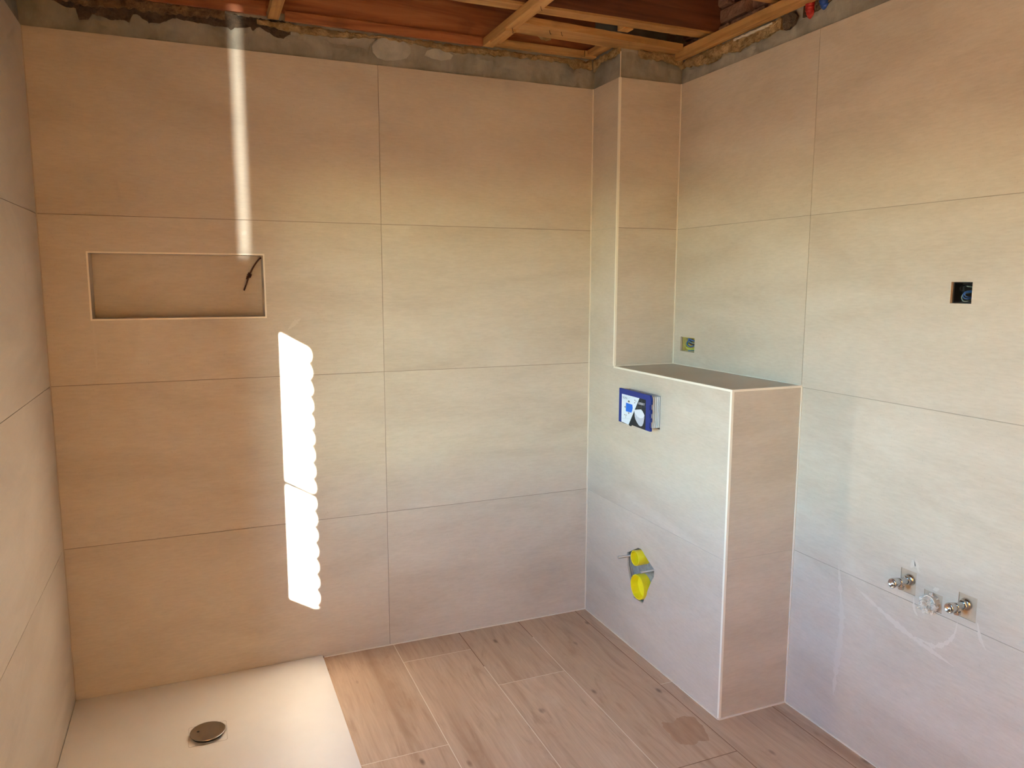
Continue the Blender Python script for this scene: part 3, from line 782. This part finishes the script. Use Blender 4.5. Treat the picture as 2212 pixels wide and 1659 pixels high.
# ================================================================== CABLE HANGING IN THE NICHE
cb = thing('niche_cable', (0.733, 0.075, 1.656), 'dark brown knotted cable hanging out of the wall niche', 'cable')
tube('cable', [(0.7358, 0.072, 1.660), (0.727, 0.068, 1.654), (0.706, 0.064, 1.626), (0.688, 0.062, 1.592), (0.676, 0.060, 1.560), (0.666, 0.058, 1.534)], 0.0032, WBRN, cb)
bm = bmesh.new()
for k in range(3):
    c0 = Vector((0.688, 0.062, 1.592)) + Vector((0.42, 0.05, 0.9)) * (0.0055 * (k - 1))
    ax, u, v = frame_of((0.45 + 0.25 * (k - 1), 0.15, 0.88))
    ring = [c0 + (u * math.cos(a) + v * math.sin(a)) * 0.0062 for a in [2 * math.pi * q / 16 for q in range(17)]]
    addtube(bm, ring, 0.0027, 6)
link('knot', tomesh(bm), WBRN, cb, smooth=True)
tube('loose_end', [(0.688, 0.058, 1.596), (0.680, 0.050, 1.588), (0.676, 0.047, 1.578)], 0.0022, WBRN, cb)

# ================================================================== FLUSH PLATE COVER
xf = XB - 0.050
fy0, fz0, FW, FHH = -0.357, 0.991, 0.238, 0.139        # left edge, bottom, width to the right (-y), height
fc = thing('flush_plate_cover', (XB, -0.476, 0.99), 'blue protective cover with printed card sticking out of the boxing', 'cover')
def P(u, v): return (fy0 - u * FW, fz0 + v * FHH)
def fslab(name, pts, d0, d1, mt, parent, **kw):       # d: distance in front of the frame's face
    return slab(name, 'x', [P(*p) for p in pts], [], xf - d1, xf - d0, mt, parent, **kw)
fr = slab('frame', 'x', [P(0, -0.02), P(0.085, -0.02), P(0.09, 0.845), P(0.855, 0.845), P(0.865, -0.03), P(1.0, -0.03), P(1.0, 0.05), P(0.972, 0.07), P(0.972, 0.22), P(1.0, 0.24), P(1.0, 0.34), P(0.972, 0.36), P(0.972, 0.46), P(1.0, 0.48), P(1.0, 0.58), P(0.972, 0.60), P(0.972, 0.72), P(1.0, 0.74), P(1.0, 0.86), P(0.97, 1.0), P(0.0, 1.0)], [], xf, xf + 0.009, BLUE, fc, label='blue plastic frame')
fslab('card', [(0.085, 0.0), (0.13, -0.03), (0.34, -0.03), (0.36, -0.055), (0.40, -0.055), (0.42, -0.01), (0.865, -0.03), (0.865, 0.845), (0.085, 0.845)], -0.004, -0.0005, PDARK, fc, label='printed cardboard front')
card = fc.children[-1]
def pr(name, pts, mt, lay=0, **kw):
    o = fslab(name, pts, 0.0005 * lay - 0.0004, 0.0005 * lay + 0.0001, mt, card, **kw)
    return o
pr('white_field', [(0.09, 0.0), (0.33, -0.03), (0.655, 0.843), (0.09, 0.843)], PWHITE, 0)
pr('blue_square', [(0.235, 0.35), (0.41, 0.355), (0.435, 0.40), (0.455, 0.50), (0.44, 0.60), (0.235, 0.61)], PBLUE, 1)
for q in ([(0.29, 0.66), (0.32, 0.70), (0.36, 0.675), (0.335, 0.635)], [(0.185, 0.47), (0.215, 0.51), (0.22, 0.44)], [(0.30, 0.335), (0.36, 0.335), (0.33, 0.295)],
          [(0.19, 0.255), (0.19, 0.215), (0.215, 0.235)], [(0.255, 0.255), (0.255, 0.215), (0.225, 0.235)], [(0.50, 0.76), (0.53, 0.765), (0.515, 0.725)], [(0.50, 0.66), (0.53, 0.665), (0.515, 0.70)]):
    pr('printed_arrow', q, PDG, 1)
for q in ([(0.09, 0.10), (0.37, 0.16), (0.37, 0.165), (0.09, 0.105)], [(0.31, 0.74), (0.39, 0.835), (0.395, 0.835), (0.315, 0.74)], [(0.225, 0.15), (0.24, 0.15), (0.24, 0.20), (0.225, 0.20)],
          [(0.545, 0.70), (0.565, 0.705), (0.565, 0.755), (0.545, 0.75)]):
    pr('printed_line', q, PGREY, 1)
for q in ([(0.56, 0.555), (0.855, 0.64), (0.855, 0.648), (0.56, 0.563)], [(0.60, 0.50), (0.605, 0.50), (0.605, 0.68), (0.60, 0.68)], [(0.73, 0.50), (0.735, 0.50), (0.735, 0.80), (0.73, 0.80)]):
    pr('tile_line', q, PDG, 1)
pr('toilet_bowl', [(0.515, 0.42), (0.525, 0.28), (0.55, 0.20), (0.60, 0.12), (0.66, 0.055), (0.71, 0.035), (0.76, 0.06), (0.80, 0.16), (0.82, 0.30), (0.825, 0.40), (0.74, 0.30), (0.62, 0.33)], PTS, 1)
pr('toilet_lid', [(0.515, 0.44), (0.52, 0.39), (0.62, 0.29), (0.70, 0.27), (0.78, 0.30), (0.825, 0.37), (0.825, 0.40), (0.77, 0.49), (0.72, 0.535), (0.515, 0.47)], PTW, 2)
def text(name, s_, u, v, size, mt, parent, lay=1):
    cu = bpy.data.curves.new('t', 'FONT'); cu.body = s_; cu.size = size; cu.extrude = 0.0001; cu.align_x = 'LEFT'
    ob = bpy.data.objects.new('t', cu); COL.objects.link(ob)
    dg = bpy.context.evaluated_depsgraph_get(); dg.update()
    me = bpy.data.meshes.new_from_object(ob.evaluated_get(dg))
    bpy.data.objects.remove(ob)
    y, z = P(u, v)
    me.transform(Matrix(((0, 0, -1, xf - 0.0005 * lay - 0.0002), (-1, 0, 0, y), (0, 1, 0, z), (0, 0, 0, 1))))
    me.materials.clear()
    return link(name, me, mt, parent)
text('lettering', 'SIGMA', 0.115, 0.715, 0.0135, PTEXT, card)
text('lettering', 'GEBERIT', 0.625, 0.665, 0.0128, PTW, card)
for o_ in card.children:               # sub-parts share the cover's frame
    o_.data.transform(Matrix.Translation(-fc.location))
# ribbed body running into the wall; core darkened as shade between the pale ribs
by0, by1, bz0, bz1 = fy0 - FW + 0.011, fy0 - 0.006, fz0 + 0.006, fz0 + FHH - 0.009
box('body', xf + 0.009, XB + 0.05, by0 + 0.0045, by1 - 0.0045, bz0 + 0.0045, bz1 - 0.0045, RIBD, fc, label='plastic body darkened to shade the gaps between its ribs')
for k in range(9):
    x = xf + 0.0095 + k * 0.0088
    slab('rib', 'x', rect(by0, by1, bz0, bz1), [rect(by0 + 0.0046, by1 - 0.0046, bz0 + 0.0046, bz1 - 0.0046)], x, x + 0.0056, RIBG, fc)

# ================================================================== TOILET CONNECTION
tcn = thing('toilet_connection', (XB + 0.02, -0.475, 0.23), 'grey plate with two open yellow pipes and threaded rods low in the boxing', 'pipe fitting')
slab('mounting_plate', 'x', [(-0.35, 0.20), (-0.60, 0.20), (-0.60, 0.48), (-0.35, 0.48)], [], XB + 0.0235, XB + 0.0275, GALV, tcn, label='grey metal plate')
def open_pipe(name, y, z, r, x0, x1, th=0.0035, **kw):
    return lathe(name, [(0, r), (x1 - x0, r), (x1 - x0 + 0.001, r - th * 0.5), (x1 - x0, r - th), (0.004, r - th), (0.004, 0.0005)], (x1, y, z), (-1, 0, 0), YELLOW, tcn, n=40, cap=False, smooth=False, **kw) if False else \
        lathe(name, [(0.0, r), (x1 - x0, r), (x1 - x0 + 0.0008, r - th * 0.5), (x1 - x0, r - th), (0.003, r - th), (0.003, 0.0004)], (x1, y, z), (-1, 0, 0), YELLOW, tcn, n=40, cap=False, **kw)
fp = open_pipe('flush_pipe', -0.476, 0.4255, 0.0320, XB - 0.030, XB + 0.023, label='narrow open yellow pipe')
dp = open_pipe('drain_pipe', -0.476, 0.2965, 0.0530, XB - 0.014, XB + 0.023, label='wide open yellow pipe')
for (y, z, tip) in ((-0.380, 0.399, 0.054), (-0.560, 0.398, 0.054)):
    prof = []; t = 0.0
    while t < tip + 0.022:
        prof += [(t, 0.0058), (t + 0.0012, 0.0050)]; t += 0.0024
    lathe('threaded_rod', prof, (XB + 0.0225, y, z), (-1, 0, 0), ROD, tcn, n=14)
    lathe('hex_nut', [(0.0, 0.011), (0.008, 0.011)], (XB + 0.0228, y, z), (-1, 0, 0), ROD, tcn, n=6)
bm = bmesh.new(); bmesh.ops.create_icosphere(bm, subdivisions=2, radius=1.0)
for v in bm.verts:
    k = 1 + 0.5 * noise.noise(v.co * 1.8); v.co = Vector((XB + 0.021 + v.co.x * 0.004 * k, -0.540 + v.co.y * 0.010 * k, 0.402 + 0.016 + v.co.z * 0.005 * k))
link('mortar_blob', tomesh(bm), WHITEP, tcn)

# ================================================================== WALL VALVES AND BASIN WASTE
def angle_valve(y, z, L, label):
    t = thing('angle_valve', (XR, y, z), label, 'valve', 'water valves on the right wall')
    o = (XR + 0.0025, y, z)
    lathe('rosette', [(0.0, 0.0165), (0.003, 0.0175), (0.006, 0.015), (0.010, 0.011)], o, (-1, 0, 0), CHROME, t, n=28, smooth=True)
    lathe('hex_nut', [(0.010, 0.0125), (0.011, 0.0140), (0.018, 0.0140), (0.019, 0.0125)], o, (-1, 0, 0), CHROME, t, n=6)
    lathe('body', [(0.019, 0.0112), (0.024, 0.0100), (0.036, 0.0098), (0.044, 0.0112), (0.048, 0.0112)], o, (-1, 0, 0), CHROME, t, n=24, smooth=True)
    k = lathe('handle', [(0.0480, 0.0100), (0.0505, 0.0122), (L - 0.010, 0.0148), (L - 0.003, 0.0150), (L, 0.0136), (L + 0.0005, 0.0122), (L - 0.006, 0.0090), (L - 0.008, 0.0002)], o, (-1, 0, 0), CHROME, t, n=28, cap=False, smooth=True)
    lathe('outlet', [(0.0, 0.0070), (0.012, 0.0070), (0.012, 0.0092), (0.020, 0.0092), (0.020, 0.0068), (0.0205, 0.0005)], (XR - 0.036, y, z - 0.004), (0.1, 0, -1), CHROME, t, n=20)
    return t
angle_valve(-1.500, 0.6665, 0.078, 'chrome angle valve on the right wall, nearer the boxing')
angle_valve(-1.685, 0.6635, 0.074, 'chrome angle valve on the right wall, at the far right of the waste pipe')
wp = thing('waste_pipe', (XR, -1.5825, 0.628), 'short waste pipe wrapped in clear plastic film between the two valves', 'pipe')
lathe('pipe', [(0.0, 0.0215), (0.022, 0.0215), (0.022, 0.0190), (0.004, 0.0190), (0.004, 0.0005)], (XR + 0.0025, -1.5825, 0.629), (-1, 0, 0), GREYPIPE, wp, n=32, cap=False)
bm = bmesh.new(); bmesh.ops.create_icosphere(bm, subdivisions=4, radius=1.0)
for v in bm.verts:
    p = v.co.copy()
    k = 1 + 0.55 * noise.noise(p * 2.1) - 0.45 * abs(noise.noise(p * 4.5 + Vector((4, 1, 0))))
    v.co = Vector((XR - 0.006 - max(-0.15, -p.x) * 0.034 * k, -1.579 + p.y * 0.027 * k, 0.626 + p.z * 0.027 * k - 0.006 * max(0, -p.x)))
link('plastic_film', tomesh(bm), FILM, wp, label='crumpled clear plastic film')

# ================================================================== ELECTRICAL BOXES
def ebox(hole, label, bmat, depth):
    ys_ = [p[0] for p in hole]; zs_ = [p[1] for p in hole]
    y0, y1, z0, z1 = min(ys_), max(ys_), min(zs_), max(zs_)
    t = thing('junction_box', (XR + depth, (y0 + y1) / 2, z0), label, 'electrical box')
    w = 0.0025; g_ = 0.0012
    bm = bmesh.new(); xa, xb = XR + TT + 0.001, XR + depth
    addbox(bm, xb - w, xb, y0 + g_, y1 - g_, z0 + g_, z1 - g_)
    addbox(bm, xa, xb - w, y0 + g_, y0 + g_ + w, z0 + g_, z1 - g_)
    addbox(bm, xa, xb - w, y1 - g_ - w, y1 - g_, z0 + g_, z1 - g_)
    addbox(bm, xa, xb - w, y0 + g_ + w, y1 - g_ - w, z0 + g_, z0 + g_ + w)
    addbox(bm, xa, xb - w, y0 + g_ + w, y1 - g_ - w, z1 - g_ - w, z1 - g_)
    link('box', tomesh(bm), bmat, t)
    return t
e1 = ebox(S1, 'yellow junction box with coiled wires above the boxing', YBOX, 0.040)
def wire(parent, pts, mt, r=0.0020, x0=XR):
    dy = 0.024 if parent is e1 else 0.010
    return tube('wire', [(x0 + a, min(b + dy, -0.283 if parent is e1 else -1.566), c) for a, b, c in pts], r, mt, parent, sub=6, n=7)
wire(e1, [(0.034, -0.318, 1.302), (0.022, -0.318, 1.294), (0.012, -0.330, 1.281), (0.012, -0.350, 1.276), (0.022, -0.366, 1.274), (0.034, -0.370, 1.285)], WGY, 0.0026)
wire(e1, [(0.034, -0.315, 1.310), (0.020, -0.316, 1.302), (0.010, -0.330, 1.287), (0.010, -0.350, 1.281), (0.020, -0.368, 1.280), (0.034, -0.371, 1.292)], WGY, 0.0026)
wire(e1, [(0.034, -0.338, 1.318), (0.020, -0.330, 1.312), (0.012, -0.332, 1.300), (0.010, -0.345, 1.292), (0.014, -0.362, 1.290), (0.032, -0.370, 1.300)], WBLUE, 0.0028)
wire(e1, [(0.034, -0.334, 1.308), (0.016, -0.336, 1.320), (0.010, -0.350, 1.323), (0.014, -0.364, 1.318), (0.034, -0.370, 1.310)], WBLUE, 0.0028)
wire(e1, [(0.034, -0.345, 1.300), (0.018, -0.340, 1.306), (0.010, -0.352, 1.312), (0.014, -0.366, 1.306), (0.034, -0.372, 1.300)], WGRN, 0.0022)
wire(e1, [(0.032, -0.340, 1.296), (0.016, -0.346, 1.302), (0.014, -0.360, 1.300), (0.030, -0.371, 1.296)], WBRN, 0.0026)
wire(e1, [(0.032, -0.325, 1.272), (0.014, -0.340, 1.2715), (0.012, -0.360, 1.2715), (0.030, -0.372, 1.273)], WBLUE, 0.0024)
e2 = ebox(S2, 'black junction box with curled wires high on the right wall', BBOX, 0.045)
wire(e2, [(0.038, -1.612, 1.522), (0.018, -1.612, 1.518), (0.010, -1.604, 1.518), (0.010, -1.598, 1.528), (0.014, -1.602, 1.538), (0.034, -1.614, 1.542)], WGRN, 0.0014)
wire(e2, [(0.038, -1.614, 1.526), (0.016, -1.614, 1.524), (0.010, -1.606, 1.526), (0.010, -1.602, 1.534), (0.016, -1.606, 1.544), (0.036, -1.616, 1.546)], WBLUE, 0.0016)
wire(e2, [(0.038, -1.616, 1.530), (0.014, -1.615, 1.529), (0.009, -1.609, 1.533), (0.012, -1.609, 1.541), (0.036, -1.618, 1.542)], WBLUE, 0.0014)
wire(e2, [(0.040, -1.600, 1.560), (0.020, -1.604, 1.560), (0.014, -1.614, 1.558), (0.034, -1.620, 1.557)], WGRN, 0.0016)
wire(e2, [(0.030, -1.592, 1.562), (0.014, -1.590, 1.556), (0.018, -1.590, 1.546), (0.038, -1.592, 1.542)], BBOX, 0.0016)

# ================================================================== PIPES AT THE TOP OF THE RIGHT WALL
def corrugated(y, mt, label, dz):
    pts = [(XR + 0.060, y, 2.462 + dz), (XR + 0.022, y, 2.470 + dz), (XR + 0.004, y - 0.002, 2.492 + dz), (XR + 0.006, y - 0.004, 2.52 + dz), (XR + 0.030, y - 0.006, 2.55 + dz), (XR + 0.055, y - 0.006, 2.60)]
    o = tube('conduit_pipe', pts, 0.0165, mt, None, sub=14, n=16, rfun=lambda i: 1.0 if (i // 2) % 2 else 0.90)
    return tag(o, label, 'pipe')
corrugated(-0.952, RED, 'red corrugated pipe at the top of the right wall', 0.0)
corrugated(-1.012, BLUEP, 'blue corrugated pipe beside the red one above the right wall', 0.012)
